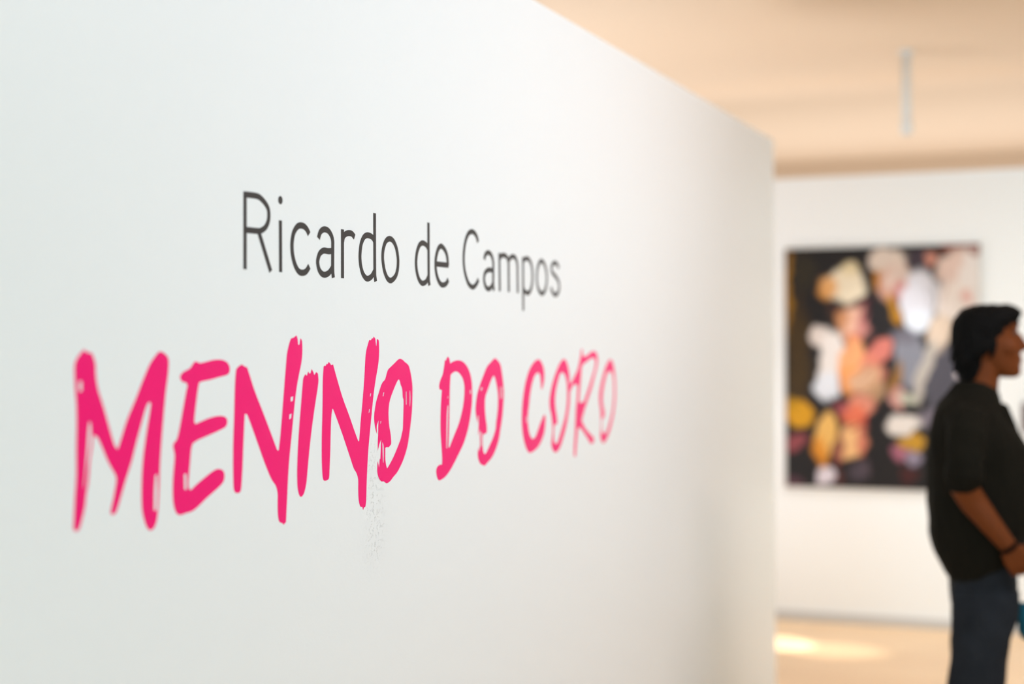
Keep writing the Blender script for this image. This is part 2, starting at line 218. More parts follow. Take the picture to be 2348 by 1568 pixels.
 ('R', [40792, 15021, 1, 40909, 15021, 1, 40940, 14815, 1, 41288, 14836, 0, 41642, 14939, 0, 41964, 14962, 0, 42180, 14879, 0, 42251, 14714, 0, 42175, 14503, 0, 41955, 14225, 0, 41700, 13903, 0, 41377, 13587, 0, 41094, 13321, 0, 40884, 13077, 0, 40848, 12987, 0, 41053, 12817, 0, 41400, 12639, 0, 41753, 12504, 0, 41880, 12404, 0, 41786, 12304, 0, 41572, 12310, 0, 41327, 12458, 0, 40982, 12660, 0, 40675, 12813, 1, 40491, 12787, 1, 40434, 12552, 0, 40363, 12285, 0, 40306, 12017, 1, 40159, 12027, 1, 40162, 12275, 0, 40233, 12608, 0, 40292, 13012, 0, 40343, 13348, 0, 40435, 13685, 0, 40486, 14001, 1, 40251, 14040, 0, 40017, 13967, 0, 39850, 13814, 1, 39785, 13883, 0, 39839, 14016, 0, 40052, 14146, 0, 40254, 14277, 0, 40492, 14454, 0, 40664, 14680, 0, 40749, 14862, 0], [[40868, 14541, 0, 41286, 14663, 0, 41640, 14753, 0, 41926, 14751, 0, 42033, 14669, 0, 41958, 14459, 0, 41740, 14228, 0, 41452, 13932, 0, 41168, 13663, 0, 41028, 13541, 0, 40752, 13516, 0, 40616, 13543, 0, 40689, 13905, 0, 40782, 14245, 0]]),
 ('O', [43408, 14718, 0, 43675, 14582, 0, 43826, 14313, 0, 43892, 14020, 0, 43904, 13728, 0, 43852, 13389, 0, 43708, 13054, 0, 43472, 12725, 0, 43186, 12451, 0, 42921, 12298, 0, 42696, 12252, 0, 42513, 12369, 0, 42463, 12513, 0, 42510, 12700, 0, 42514, 13008, 0, 42487, 13198, 0, 42381, 13485, 0, 42384, 13721, 0, 42535, 14001, 0, 42761, 14282, 0, 43026, 14541, 0], [[43326, 14345, 0, 43556, 14317, 0, 43692, 14121, 0, 43726, 13830, 0, 43691, 13491, 0, 43555, 13157, 0, 43352, 12876, 0, 43098, 12623, 0, 42924, 12537, 0, 42700, 12548, 0, 42598, 12672, 0, 42609, 12956, 0, 42818, 13018, 0, 42820, 13185, 0, 42675, 13428, 0, 42678, 13666, 0, 42778, 13901, 0, 42946, 14136, 0, 43098, 14300, 0]]),
]
THIN = [
 ('R', [[23099, 17805, 0, 23091, 16440, 0], [23099, 17756, 0, 23523, 17760, 0, 23720, 17691, 0, 23863, 17584, 0, 23897, 17481, 0, 23876, 17344, 0, 23774, 17223, 0, 23604, 17151, 0, 23463, 17141, 0, 23095, 17134, 0], [23555, 17125, 0, 23957, 16441, 0]]),
 ('i', [[24302, 17392, 0, 24305, 16445, 0]]),
 ('c', [[25355, 17212, 0, 25276, 17294, 0, 25167, 17345, 0, 25026, 17354, 0, 24902, 17314, 0, 24779, 17196, 0, 24723, 17037, 0, 24716, 16913, 0, 24746, 16760, 0, 24836, 16594, 0, 24959, 16490, 0, 25098, 16469, 0, 25240, 16503, 0, 25360, 16604, 0]]),
 ('a', [[25714, 17157, 0, 25773, 17265, 0, 25855, 17322, 0, 25970, 17348, 0, 26119, 17322, 0, 26235, 17232, 0, 26278, 17138, 0, 26278, 17024, 0, 26274, 16568, 0, 26300, 16427, 0], [26277, 16950, 0, 26100, 16932, 0, 25918, 16934, 0, 25770, 16872, 0, 25695, 16764, 0, 25681, 16684, 0, 25736, 16558, 0, 25849, 16484, 0, 25981, 16473, 0, 26130, 16520, 0, 26275, 16633, 0]]),
 ('r', [[26678, 17398, 0, 26675, 16433, 0], [26684, 17164, 0, 26729, 17266, 0, 26834, 17323, 0, 26956, 17344, 0, 27079, 17336, 0, 27185, 17280, 0]]),
 ('d', [[28065, 17832, 0, 28066, 16583, 0, 28103, 16426, 0], [28060, 17253, 0, 27968, 17324, 0, 27845, 17353, 0, 27709, 17351, 0, 27581, 17298, 0, 27471, 17164, 0, 27423, 16992, 0, 27415, 16874, 0, 27449, 16707, 0, 27539, 16559, 0, 27666, 16480, 0, 27776, 16473, 0, 27924, 16525, 0, 28067, 16652, 0]]),
 ('o', [[28749, 17350, 0, 28925, 17309, 0, 29062, 17176, 0, 29132, 17003, 0, 29147, 16880, 0, 29118, 16719, 0, 29018, 16573, 0, 28812, 16476, 0, 28645, 16513, 0, 28511, 16655, 0, 28443, 16826, 0, 28425, 16964, 0, 28457, 17122, 0, 28574, 17286, 0, 28749, 17350, 0]]),
 ('d', [[30669, 17836, 0, 30675, 16582, 0, 30708, 16442, 0], [30664, 17252, 0, 30559, 17327, 0, 30433, 17360, 0, 30328, 17359, 0, 30203, 17305, 0, 30090, 17164, 0, 30035, 17000, 0, 30030, 16857, 0, 30074, 16699, 0, 30175, 16552, 0, 30300, 16485, 0, 30391, 16478, 0, 30552, 16531, 0, 30676, 16654, 0]]),
 ('e', [[31035, 16939, 0, 31734, 16943, 0], [31702, 16923, 0, 31668, 17126, 0, 31558, 17268, 0, 31350, 17354, 0, 31182, 17283, 0, 31072, 17111, 0, 31035, 16926, 0, 31068, 16745, 0, 31176, 16584, 0, 31329, 16489, 0, 31484, 16486, 0, 31618, 16528, 0, 31722, 16616, 0]]),
 ('C', [[33446, 17584, 0, 33363, 17706, 0, 33218, 17789, 0, 33038, 17801, 0, 32855, 17729, 0, 32711, 17566, 0, 32624, 17350, 0, 32593, 17158, 0, 32620, 16930, 0, 32727, 16724, 0, 32892, 16559, 0, 33108, 16495, 0, 33303, 16555, 0, 33467, 16688, 0]]),
 ('a', [[33820, 17189, 0, 33881, 17297, 0, 33983, 17352, 0, 34095, 17368, 0, 34237, 17327, 0, 34339, 17233, 0, 34379, 17135, 0, 34378, 16995, 0, 34374, 16576, 0, 34424, 16458, 0], [34378, 16945, 0, 34208, 16951, 0, 34055, 16944, 0, 33877, 16873, 0, 33806, 16751, 0, 33824, 16634, 0, 33924, 16520, 0, 34076, 16485, 0, 34229, 16531, 0, 34374, 16636, 0]]),
 ('m', [[34773, 17397, 0, 34790, 16454, 0], [34782, 17247, 0, 34889, 17333, 0, 35048, 17358, 0, 35209, 17341, 0, 35316, 17275, 0, 35369, 17166, 0, 35373, 17002, 0, 35378, 16454, 0], [35375, 17227, 0, 35479, 17315, 0, 35644, 17361, 0, 35809, 17343, 0, 35919, 17256, 0, 35968, 17134, 0, 35972, 16968, 0, 35983, 16450, 0]]),
 ('p', [[36354, 17384, 0, 36362, 16012, 0], [36370, 17290, 0, 36513, 17346, 0, 36669, 17363, 0, 36830, 17314, 0, 36963, 17183, 0, 37019, 16973, 0, 36999, 16760, 0, 36909, 16587, 0, 36763, 16486, 0, 36647, 16472, 0, 36475, 16508, 0, 36368, 16578, 0]]),
 ('o', [[37678, 17353, 0, 37872, 17294, 0, 38023, 17127, 0, 38076, 16933, 0, 38037, 16736, 0, 37925, 16579, 0, 37729, 16493, 0, 37530, 16544, 0, 37382, 16689, 0, 37337, 16902, 0, 37375, 17118, 0, 37509, 17286, 0, 37678, 17353, 0]]),
 ('s', [[38997, 17229, 0, 38858, 17333, 0, 38667, 17356, 0, 38490, 17292, 0, 38426, 17190, 0, 38488, 17094, 0, 38676, 17014, 0, 38866, 16934, 0, 39005, 16817, 0, 39023, 16684, 0, 38925, 16558, 0, 38733, 16492, 0, 38544, 16535, 0, 38370, 16672, 0]]),
]
DOT = (24304, 17763, 76)
WX = -1.44
def unpack(a): return [(a[i] * 1e-4, a[i + 1] * 1e-4, a[i + 2]) for i in range(0, len(a), 3)]

def smooth_path(p, closed, n=5):
    """Catmull-Rom through the points; a flagged point stays a sharp corner."""
    out = []; N = len(p); last = N if closed else N - 1
    for i in range(last):
        p1, p2 = p[i], p[(i + 1) % N]
        p0 = p[(i - 1) % N] if (closed or i > 0) else p1
        p3 = p[(i + 2) % N] if (closed or i + 2 < N) else p2
        d = math.hypot(p2[0] - p1[0], p2[1] - p1[1])
        def tang(a, b, c, flag):
            if flag: return (0.0, 0.0)
            tx, ty = (c[0] - a[0]) * 0.5, (c[1] - a[1]) * 0.5
            l = math.hypot(tx, ty)
            if l > d: tx, ty = tx * d / l, ty * d / l
            return (tx, ty)
        t1 = tang(p0, p1, p2, p1[2]); t2 = tang(p1, p2, p3, p2[2])
        if p1[2] and p2[2]:
            out.append((p1[0], p1[1])); continue
        for k in range(n):
            t = k / n; a = 2 * t**3 - 3 * t**2 + 1; b = t**3 - 2 * t**2 + t; c_ = -2 * t**3 + 3 * t**2; e = t**3 - t**2
            out.append((a * p1[0] + b * t1[0] + c_ * p2[0] + e * t2[0], a * p1[1] + b * t1[1] + c_ * p2[1] + e * t2[1]))
    if not closed: out.append((p[-1][0], p[-1][1]))
    return out

def cut_letter(loops, lift):
    """A filled outline with holes, cut from thin film lying on the wall face."""
    cu = bpy.data.curves.new('outline', 'CURVE'); cu.dimensions = '2D'; cu.fill_mode = 'BOTH'; cu.extrude = 0.00012
    for lp in loops:
        sp = cu.splines.new('POLY'); sp.points.add(len(lp) - 1); sp.use_cyclic_u = True
        for q, (a, b) in zip(sp.points, lp): q.co = (a, b, 0, 1)
    o = bpy.data.objects.new('outline', cu); C.objects.link(o)
    bpy.context.view_layer.update()
    me = bpy.data.meshes.new_from_object(o.evaluated_get(bpy.context.evaluated_depsgraph_get()))
    C.objects.unlink(o); bpy.data.objects.remove(o); bpy.data.curves.remove(cu)
    for v in me.vertices: v.co = (WX + lift + v.co[2], v.co[0], v.co[1])
    return me

M_pink = mat('magenta_vinyl_film', srgb(252, 0, 118), 0.36, 0.25, bump=0.00015, bscale=210)
M_grey = mat('charcoal_vinyl_film', srgb(54, 51, 51), 0.40, 0.35, bump=0.00015, bscale=210)

title = empty('wall_lettering', (WX, 2.9, 1.35))
tag(title, 'magenta brush-script lettering MENINO DO CORO across the white wall', 'lettering')
for i, (ch, outer, holes) in enumerate(BRUSH):
    loops = [smooth_path(unpack(outer), True)] + [smooth_path(unpack(h), True) for h in holes]
    me = cut_letter(loops, 0.0003 + 0.00003 * (i % 2)); me.name = 'letter'
    o = link('letter', me, M_pink); o.parent = title; o.matrix_parent_inverse = Matrix.Translation(-Vector(title.location))
    o['label'] = 'magenta brush-painted letter ' + ch

def ribbon(bm, path, w, x):
    n = len(path); L = []; Rr = []
    for i in range(n):
        a = path[max(i - 1, 0)]; b = path[min(i + 1, n - 1)]
        if path[0] == path[-1] and i in (0, n - 1): a, b = path[n - 2], path[1]
        dx, dy = b[0] - a[0], b[1] - a[1]; l = math.hypot(dx, dy) or 1
        nx, ny = -dy / l * w / 2, dx / l * w / 2
        L.append((path[i][0] + nx, path[i][1] + ny)); Rr.append((path[i][0] - nx, path[i][1] - ny))
    rows = [[bm.verts.new((WX + xx, q[0], q[1])) for q in s] for s, xx in ((L, x), (Rr, x), (Rr, 0.0002), (L, 0.0002))]
    for i in range(n - 1):
        for k in range(4):
            a, b = rows[k], rows[(k + 1) % 4]
            bm.faces.new((a[i], a[i + 1], b[i + 1], b[i]))
    bm.faces.new([r[0] for r in rows]); bm.faces.new([r[-1] for r in rows][::-1])

name = empty('wall_lettering', (WX, 2.95, 1.644))
tag(name, 'thin charcoal sans-serif name in upper and lower case above the magenta title', 'lettering')
for i, (ch, strokes) in enumerate(THIN):
    bm = bmesh.new(); w = 0.0108 if i < 2 else 0.0120
    for k, s in enumerate(strokes):
        pts = unpack(s)
        if ch == 'o': pth = smooth_path(pts[:-1], True, 8); pth.append(pth[0])
        else: pth = smooth_path(pts, False, 8)
        ribbon(bm, pth, w, 0.0005 + 0.00004 * k)
    if ch == 'i':
        c0 = [bm.verts.new((WX + 0.0005, DOT[0] * 1e-4 + DOT[2] * 1.02e-4 * math.cos(t * PI / 12), DOT[1] * 1e-4 + DOT[2] * 1e-4 * math.sin(t * PI / 12))) for t in range(24)]
        bm.faces.new(c0)
        c1 = [bm.verts.new((WX + 0.0002, v.co.y, v.co.z)) for v in c0]
        for q in range(24): bm.faces.new((c0[q], c1[q], c1[(q + 1) % 24], c0[(q + 1) % 24]))
    bmesh.ops.recalc_face_normals(bm, faces=bm.faces)
    me = bpy.data.meshes.new('letter'); bm.to_mesh(me); bm.free()
    o = link('letter', me, M_grey); o.parent = name; o.matrix_parent_inverse = Matrix.Translation(-Vector(name.location))
    o['label'] = 'charcoal letter ' + ch

# ------------------------------------------------------------------ painting on the hanging wall
# painted shapes and one painted-in highlight: x, z, half width, half height, angle, colour, edge softness
BLOBS = [
 (-1.749, 1.804, 0.022, 0.25, 0, (165, 115, 20), 0.6),
 (-1.695, 1.464, 0.07, 0.319, 0, (72, 54, 26), 0.8),
 (-1.658, 1.921, 0.06, 0.119, 0, (50, 44, 32), 0.9),
 (-1.441, 1.848, 0.117, 0.096, 0, (252, 236, 208), 0.3),
 (-1.53, 1.83, 0.047, 0.074, 0, (230, 160, 82), 0.6),
 (-1.407, 1.93, 0.049, 0.041, 0, (235, 215, 172), 0.5),
 (-1.481, 1.7, 0.059, 0.049, 0, (75, 50, 40), 0.7),
 (-1.354, 1.748, 0.048, 0.039, 0, (70, 35, 45), 0.7),
 (-1.394, 1.63, 0.079, 0.11, 0, (238, 186, 160), 0.35),
 (-1.454, 1.651, 0.039, 0.069, 0, (195, 132, 85), 0.7),
 (-1.34, 1.65, 0.037, 0.093, 0, (190, 118, 115), 0.6),
 (-1.486, 1.725, 0.027, 0.022, 0, (45, 30, 40), 0.6),
 (-1.385, 1.55, 0.044, 0.026, 0, (200, 90, 58), 0.7),
 (-1.571, 1.573, 0.067, 0.061, 0, (230, 216, 208), 0.35),
 (-1.522, 1.434, 0.065, 0.178, 8, (238, 228, 222), 0.3),
 (-1.542, 1.291, 0.067, 0.079, 0, (225, 228, 236), 0.4),
 (-1.4, 1.424, 0.07, 0.138, 0, (246, 172, 118), 0.35),
 (-1.415, 1.326, 0.064, 0.088, 0, (246, 160, 92), 0.5),
 (-1.259, 1.488, 0.096, 0.061, -40, (216, 125, 112), 0.3),
 (-1.308, 1.424, 0.058, 0.059, 0, (222, 132, 108), 0.5),
 (-1.278, 1.522, 0.038, 0.01, -35, (170, 80, 70), 0.8),
 (-1.328, 1.326, 0.096, 0.078, -20, (215, 167, 132), 0.4),
 (-1.27, 1.278, 0.057, 0.054, 0, (188, 148, 112), 0.6),
 (-1.241, 1.356, 0.019, 0.049, 0, (200, 120, 100), 0.6),
 (-1.367, 1.184, 0.106, 0.059, -15, (222, 142, 118), 0.4),
 (-1.387, 1.14, 0.073, 0.051, 0, (226, 112, 80), 0.5),
 (-1.329, 1.119, 0.021, 0.02, 0, (195, 40, 32), 0.7),
 (-1.464, 1.178, 0.039, 0.039, 0, (150, 70, 80), 0.7),
 (-1.697, 1.146, 0.08, 0.078, 15, (216, 156, 32), 0.35),
 (-1.737, 1.195, 0.04, 0.05, 0, (190, 140, 25), 0.6),
 (-1.544, 1.039, 0.054, 0.128, 5, (236, 184, 102), 0.3),
 (-1.576, 0.939, 0.039, 0.094, 0, (222, 142, 42), 0.5),
 (-1.407, 0.997, 0.078, 0.11, 25, (242, 188, 130), 0.3),
 (-1.347, 1.013, 0.023, 0.113, 10, (200, 108, 92), 0.5),
 (-1.475, 0.932, 0.022, 0.069, 0, (150, 80, 70), 0.6),
 (-1.55, 0.806, 0.049, 0.061, 0, (226, 216, 226), 0.35),
 (-1.708, 0.986, 0.068, 0.036, -30, (152, 76, 82), 0.5),
 (-1.724, 0.762, 0.06, 0.028, 0, (92, 60, 72), 0.6),
 (-1.476, 0.794, 0.029, 0.049, 0, (90, 50, 50), 0.7),
 (-1.199, 1.974, 0.109, 0.073, 0, (230, 211, 197), 0.3),
 (-1.214, 1.853, 0.052, 0.093, 0, (215, 162, 142), 0.5),
 (-1.152, 1.881, 0.076, 0.087, 0, (226, 200, 186), 0.5),
 (-1.272, 1.874, 0.021, 0.061, 0, (202, 132, 42), 0.5),
 (-1.177, 1.706, 0.03, 0.097, -15, (192, 132, 30), 0.5),
 (-1.134, 1.807, 0.04, 0.053, 0, (192, 112, 106), 0.6),
 (-0.824, 2.041, 0.11, 0.025, 0, (122, 58, 38), 0.4),
 (-1.038, 1.98, 0.075, 0.048, 0, (70, 58, 68), 0.5),
 (-0.982, 1.974, 0.042, 0.037, 0, (222, 150, 128), 0.6),
 (-0.843, 1.903, 0.106, 0.125, 0, (236, 206, 192), 0.35),
 (-0.76, 1.872, 0.082, 0.181, 0, (238, 228, 222), 0.35),
 (-0.862, 1.759, 0.111, 0.105, 20, (238, 223, 213), 0.4),
 (-0.797, 1.768, 0.035, 0.036, 0, (226, 168, 158), 0.6),
 (-1.044, 1.762, 0.098, 0.174, 5, (226, 223, 230), 0.3),
 (-1.049, 1.646, 0.075, 0.058, 0, (228, 232, 240), 0.4),
 (-0.969, 1.732, 0.013, 0.106, 0, (170, 165, 165), 0.7),
 (-0.937, 1.578, 0.058, 0.115, 10, (230, 206, 184), 0.35),
 (-0.883, 1.299, 0.138, 0.221, 0, (84, 81, 90), 0.3),
 (-1.098, 1.443, 0.083, 0.165, 0, (138, 138, 148), 0.35),
 (-1.125, 1.56, 0.066, 0.039, 0, (110, 105, 115), 0.7),
 (-1.021, 1.376, 0.034, 0.183, 16, (188, 178, 168), 0.3),
 (-1.16, 1.23, 0.046, 0.068, 0, (206, 150, 140), 0.4),
 (-1.169, 1.346, 0.025, 0.107, 12, (152, 106, 50), 0.5),
 (-1.108, 1.23, 0.047, 0.029, 0, (190, 190, 170), 0.6),
 (-1.128, 1.094, 0.099, 0.058, 0, (230, 220, 212), 0.3),
 (-0.986, 1.125, 0.075, 0.053, 0, (122, 113, 124), 0.5),
 (-1.081, 0.998, 0.075, 0.045, 0, (196, 146, 46), 0.4),
 (-1.148, 0.929, 0.049, 0.049, 0, (166, 100, 118), 0.4),
 (-1.077, 0.916, 0.034, 0.044, 0, (152, 140, 160), 0.5),
 (-1.101, 0.819, 0.058, 0.048, 0, (76, 36, 36), 0.5),
 (-1.359, 0.836, 0.062, 0.049, 0, (80, 70, 80), 0.5),
 (-1.316, 0.862, 0.025, 0.039, 0, (98, 82, 92), 0.6),
 (-1.316, 1.718, 0.021, 0.059, 20, (60, 28, 36), 0.6),
 (-1.484, 1.217, 0.059, 0.016, 10, (60, 40, 40), 0.6),
 (-1.357, 1.321, 0.068, 0.01, -35, (230, 195, 165), 0.8),
 (-1.299, 1.268, 0.058, 0.009, -40, (150, 110, 80), 0.8),
 (-1.327, 1.365, 0.048, 0.009, -30, (180, 120, 90), 0.8),
 (-1.424, 1.532, 0.01, 0.059, 0, (150, 70, 50), 0.8),
 (-1.372, 1.081, 0.048, 0.012, -10, (150, 30, 30), 0.7),
 (-1.47, 1.001, 0.014, 0.059, 0, (120, 60, 50), 0.8),
 (-1.069, 1.598, 0.056, 0.012, 10, (150, 150, 160), 0.8),
 (-0.997, 1.791, 0.011, 0.087, 5, (205, 200, 205), 0.8),
 (-0.908, 1.827, 0.009, 0.106, 8, (205, 175, 165), 0.8),
 (-0.85, 1.364, 0.016, 0.016, 0, (255, 236, 236), 0.2),  # bright highlight on the canvas, put in as a pale dot of colour
 (-0.833, 2.046, 0.115, 0.021, -3, (122, 52, 34), 0.4),
 (-0.755, 2.006, 0.037, 0.025, 0, (150, 80, 60), 0.6),
 (-1.278, 1.659, 0.029, 0.107, 0, (36, 32, 34), 0.7),
 (-1.281, 0.985, 0.048, 0.166, 0, (33, 30, 32), 0.6),
 (-0.802, 0.994, 0.092, 0.143, 20, (60, 50, 48), 0.6),
]
PX0, PX1, PZ0, PZ1, PY = -1.766, -0.731, 0.741, 2.053, 8.399
def painting():
    root = empty('painting', ((PX0 + PX1) / 2, 8.424, PZ0))
    tag(root, 'large dark unframed canvas with loosely painted pale, orange and pink figures', 'painting')
    inv = Matrix.Translation(-Vector(root.location))
    NX, NZ = 200, 250
    vs_, fs = [], []
    for j in range(NZ + 1):
        for i in range(NX + 1):
            vs_.append((PX0 + (PX1 - PX0) * i / NX, PY - 0.0005, PZ0 + (PZ1 - PZ0) * j / NZ))
    for j in range(NZ):
        for i in range(NX):
            a = j * (NX + 1) + i; fs.append((a, a + 1, a + NX + 2, a + NX + 1))
    me = bpy.data.meshes.new('canvas'); me.from_pydata(vs_, [], fs)
    import numpy as np
    P = np.array(vs_, dtype=float); X = P[:, 0].copy(); Z = P[:, 2].copy()
    # slightly unsteady brush edges
    X = X + 0.010 * np.sin(Z * 23 + 3 * np.sin(X * 17)) + 0.004 * np.sin(Z * 71 + X * 40)
    Z = Z + 0.010 * np.sin(X * 27 + 2 * np.sin(Z * 19)) + 0.004 * np.sin(X * 83 - Z * 31)
    lin = lambda c: np.array(srgb(*c)[:3])
    col = np.tile(lin((34, 31, 32)), (len(P), 1))
    for cx, cz, rx, rz, ang, c, soft in BLOBS:
        dx = X - cx; dz = cz - Z; a = math.radians(ang)
        xr = dx * math.cos(a) + dz * math.sin(a); zr = -dx * math.sin(a) + dz * math.cos(a)
        r = np.sqrt((xr / rx) ** 2 + (zr / rz) ** 2)
        t = np.clip((1 + soft * 0.4 - r) / (soft * 1.0), 0, 1); t = (t * t * (3 - 2 * t))[:, None]
        t = t * (0.95 if soft < 0.5 else 0.85)
        streak = 1 + (0.04 * np.sin(P[:, 0] * 150 + 4 * np.sin(P[:, 2] * 21 + cx * 40) + cz * 30) * np.sin(P[:, 2] * 33 + 3 * np.sin(P[:, 0] * 26)))[:, None]
        col = col * (1 - t) + lin(c) * streak * t
    ca = me.color_attributes.new('paint', 'FLOAT_COLOR', 'POINT')
    buf = np.ones((len(P), 4)); buf[:, :3] = np.clip(col * 0.86, 0, 1)
    ca.data.foreach_set('color', buf.ravel())
    m = mat('oil_paint', (0.1, 0.1, 0.1, 1), 0.5, 0.25, bump=0.0006, bscale=90)
    at = m.node_tree.nodes.new('ShaderNodeAttribute'); at.attribute_name = 'paint'
    m.node_tree.links.new(at.outputs['Color'], m.node_tree.nodes['Principled BSDF'].inputs['Base Color'])
    o = link('canvas', me, m, root); o.matrix_parent_inverse = inv
    o = box('stretcher', mat('canvas_edge', srgb(200, 190, 178), 0.8, 0.2), (PX0, PX1, PY, 8.4239, PZ0, PZ1), root)
    o.matrix_parent_inverse = inv
painting()

sp = empty('picture', (-0.43, 8.424, 1.061))
tag(sp, 'small dark maroon picture on the white wall beside the person\'s chest', 'picture')
inv = Matrix.Translation(-Vector(sp.location))
o = box('backing', mat('maroon_frame', srgb(52, 30, 34), 0.5), (-0.522, -0.33, 8.404, 8.4239, 1.061, 1.216), sp, 0.003); o.matrix_parent_inverse = inv
o = box('print', mat('maroon_print', srgb(90, 45, 52), 0.6, noise_amt=0.4, nscale=12), (-0.510, -0.342, 8.4025, 8.404, 1.073, 1.204), sp); o.matrix_parent_inverse = inv

# ------------------------------------------------------------------ pendant under the ceiling
pd = empty('pendant_lamp', (-1.010, 7.675, 2.966))
tag(pd, 'slim white tubular pendant hanging from the peach ceiling', 'lamp')
M_white = mat('white_enamel', (0.80, 0.82, 0.82, 1), 0.35, 0.5)
def lathe(name, prof, m, parent, seg=28):
    bm = bmesh.new(); rows = []
    for r, z in prof:
        rows.append([bm.verts.new((r * math.cos(2 * PI * k / seg), r * math.sin(2 * PI * k / seg), z)) for k in range(seg)])
    for a, b in zip(rows, rows[1:]):
        for k in range(seg): bm.faces.new((a[k], a[(k + 1) % seg], b[(k + 1) % seg], b[k]))
    bm.faces.new(rows[0]); bm.faces.new(rows[-1][::-1])
    return obj(name, bm, m, parent, True)
lathe('ceiling_rose', [(0.036, 0), (0.036, -0.012), (0.030, -0.020), (0.012, -0.022)], M_white, pd)
lathe('tube', [(0.024, -0.02), (0.024, -0.30), (0.0245, -0.345)], M_white, pd)
lathe('lamp_head', [(0.0245, -0.335), (0.029, -0.35), (0.030, -0.39), (0.028, -0.412), (0.020, -0.418), (0.018, -0.405)], M_white, pd)

# ------------------------------------------------------------------ the visitor
def loft(bm, rings, seg=28, power=2.3):
    """rings: (z, back, front, half width, centre v, tilt)"""
    rows = []
    for rg in rings:
        z, bk, fr, hw = rg[:4]; cv = rg[4] if len(rg) > 4 else 0.0; tl = rg[5] if len(rg) > 5 else 0.0
        cu, ru = (bk + fr) / 2, (fr - bk) / 2; row = []
        for k in range(seg):
            t = 2 * PI * k / seg; c, s = math.cos(t), math.sin(t)
            e = 2 / power
            u = cu + ru * math.copysign(abs(c) ** e, c); v = cv + hw * math.copysign(abs(s) ** e, s)
            row.append(bm.verts.new((u, v, z + tl * (u - bk))))
        rows.append(row)
    for a, b in zip(rows, rows[1:]):
        for k in range(seg): bm.faces.new((a[k], a[(k + 1) % seg], b[(k + 1) % seg], b[k]))
    bm.faces.new(rows[0][::-1]); bm.faces.new(rows[-1])

def tube(bm, pts, seg=14, squash=1.0):
    """pts: (x, y, z, radius); round-ended"""
    P = [Vector(p[:3]) for p in pts]; Rd = [p[3] for p in pts]
    d0 = (P[1] - P[0]).normalized(); d1 = (P[-1] - P[-2]).normalized()
    P = [P[0] - d0 * Rd[0] * 0.7] + P + [P[-1] + d1 * Rd[-1] * 0.7]; Rd = [Rd[0] * 0.45] + Rd + [Rd[-1] * 0.45]
    up = Vector((0, 1, 0.3)).normalized(); rows = []
    for i, p in enumerate(P):
        d = (P[min(i + 1, len(P) - 1)] - P[max(i - 1, 0)]).normalized()
        a = d.cross(up).normalized(); b = d.cross(a).normalized()
        rows.append([bm.verts.new(p + (a * math.cos(2 * PI * k / seg) + b * math.sin(2 * PI * k / seg) * squash) * Rd[i]) for k in range(seg)])
    for a, b in zip(rows, rows[1:]):
        for k in range(seg): bm.faces.new((a[k], a[(k + 1) % seg], b[(k + 1) % seg], b[k]))
    bm.faces.new(rows[0][::-1]); bm.faces.new(rows[-1])

def ball(bm, c, r):
    ret = bmesh.ops.create_uvsphere(bm, u_segments=20, v_segments=14, radius=1)
    for v in ret['verts']: v.co = Vector(c) + Vector((v.co.x * r[0], v.co.y * r[1], v.co.z * r[2]))

def fuse(name, bm, voxel, m, parent, it=3, ruffle=0.0, rs=14.0):
    """voxel-fuse overlapping volumes into one continuous skin and smooth it"""
    bmesh.ops.recalc_face_normals(bm, faces=bm.faces)
    me = bpy.data.meshes.new(name); bm.to_mesh(me); bm.free()
    o = bpy.data.objects.new(name, me); C.objects.link(o)
    md = o.modifiers.new('r', 'REMESH'); md.mode = 'VOXEL'; md.voxel_size = voxel; md.use_smooth_shade = True
    s = o.modifiers.new('s', 'SMOOTH'); s.iterations = it; s.factor = 0.5
    bpy.context.view_layer.update()
    me2 = bpy.data.meshes.new_from_object(o.evaluated_get(bpy.context.evaluated_depsgraph_get()))
    bpy.data.objects.remove(o); bpy.data.meshes.remove(me)
    if ruffle:
        for v in me2.vertices:
            p = v.co; q = Vector((p.x * rs, p.y * rs, p.z * rs * 0.45))
            v.co = p + v.normal * ruffle * (noise.noise(q) + 0.5 * noise.noise(q * 2.3))
    me2.name = name
    return link(name, me2, m, parent, True)

M_skin = mat('warm_brown_skin', (0.135, 0.035, 0.007, 1), 0.6, 0.15, noise_amt=0.1, nscale=30)
M_hair = mat('black_hair', (0.003, 0.0028, 0.0028, 1), 0.7, 0.08, bump=0.002, bscale=160)
M_jacket = mat('dark_jacket_cloth', (0.0075, 0.0066, 0.0042, 1), 0.9, 0.1, noise_amt=0.25, nscale=9, bump=0.0006, bscale=300, sheen=0.0)
M_jacket.node_tree.nodes['Principled BSDF'].inputs['Sheen Tint'].default_value = (0.75, 0.55, 0.33, 1)
M_jeans = mat('dark_denim', (0.015, 0.018, 0.023, 1), 0.85, 0.12, noise_amt=0.5, nscale=11, bump=0.0006, bscale=260)
M_shoe = mat('dark_leather', (0.02, 0.015, 0.012, 1), 0.5)

per = empty('person', (-0.4507, 5.2115, 0), math.radians(6))
tag(per, 'person in profile, short black hair, dark jacket with pushed-up sleeves and dark jeans', 'person')

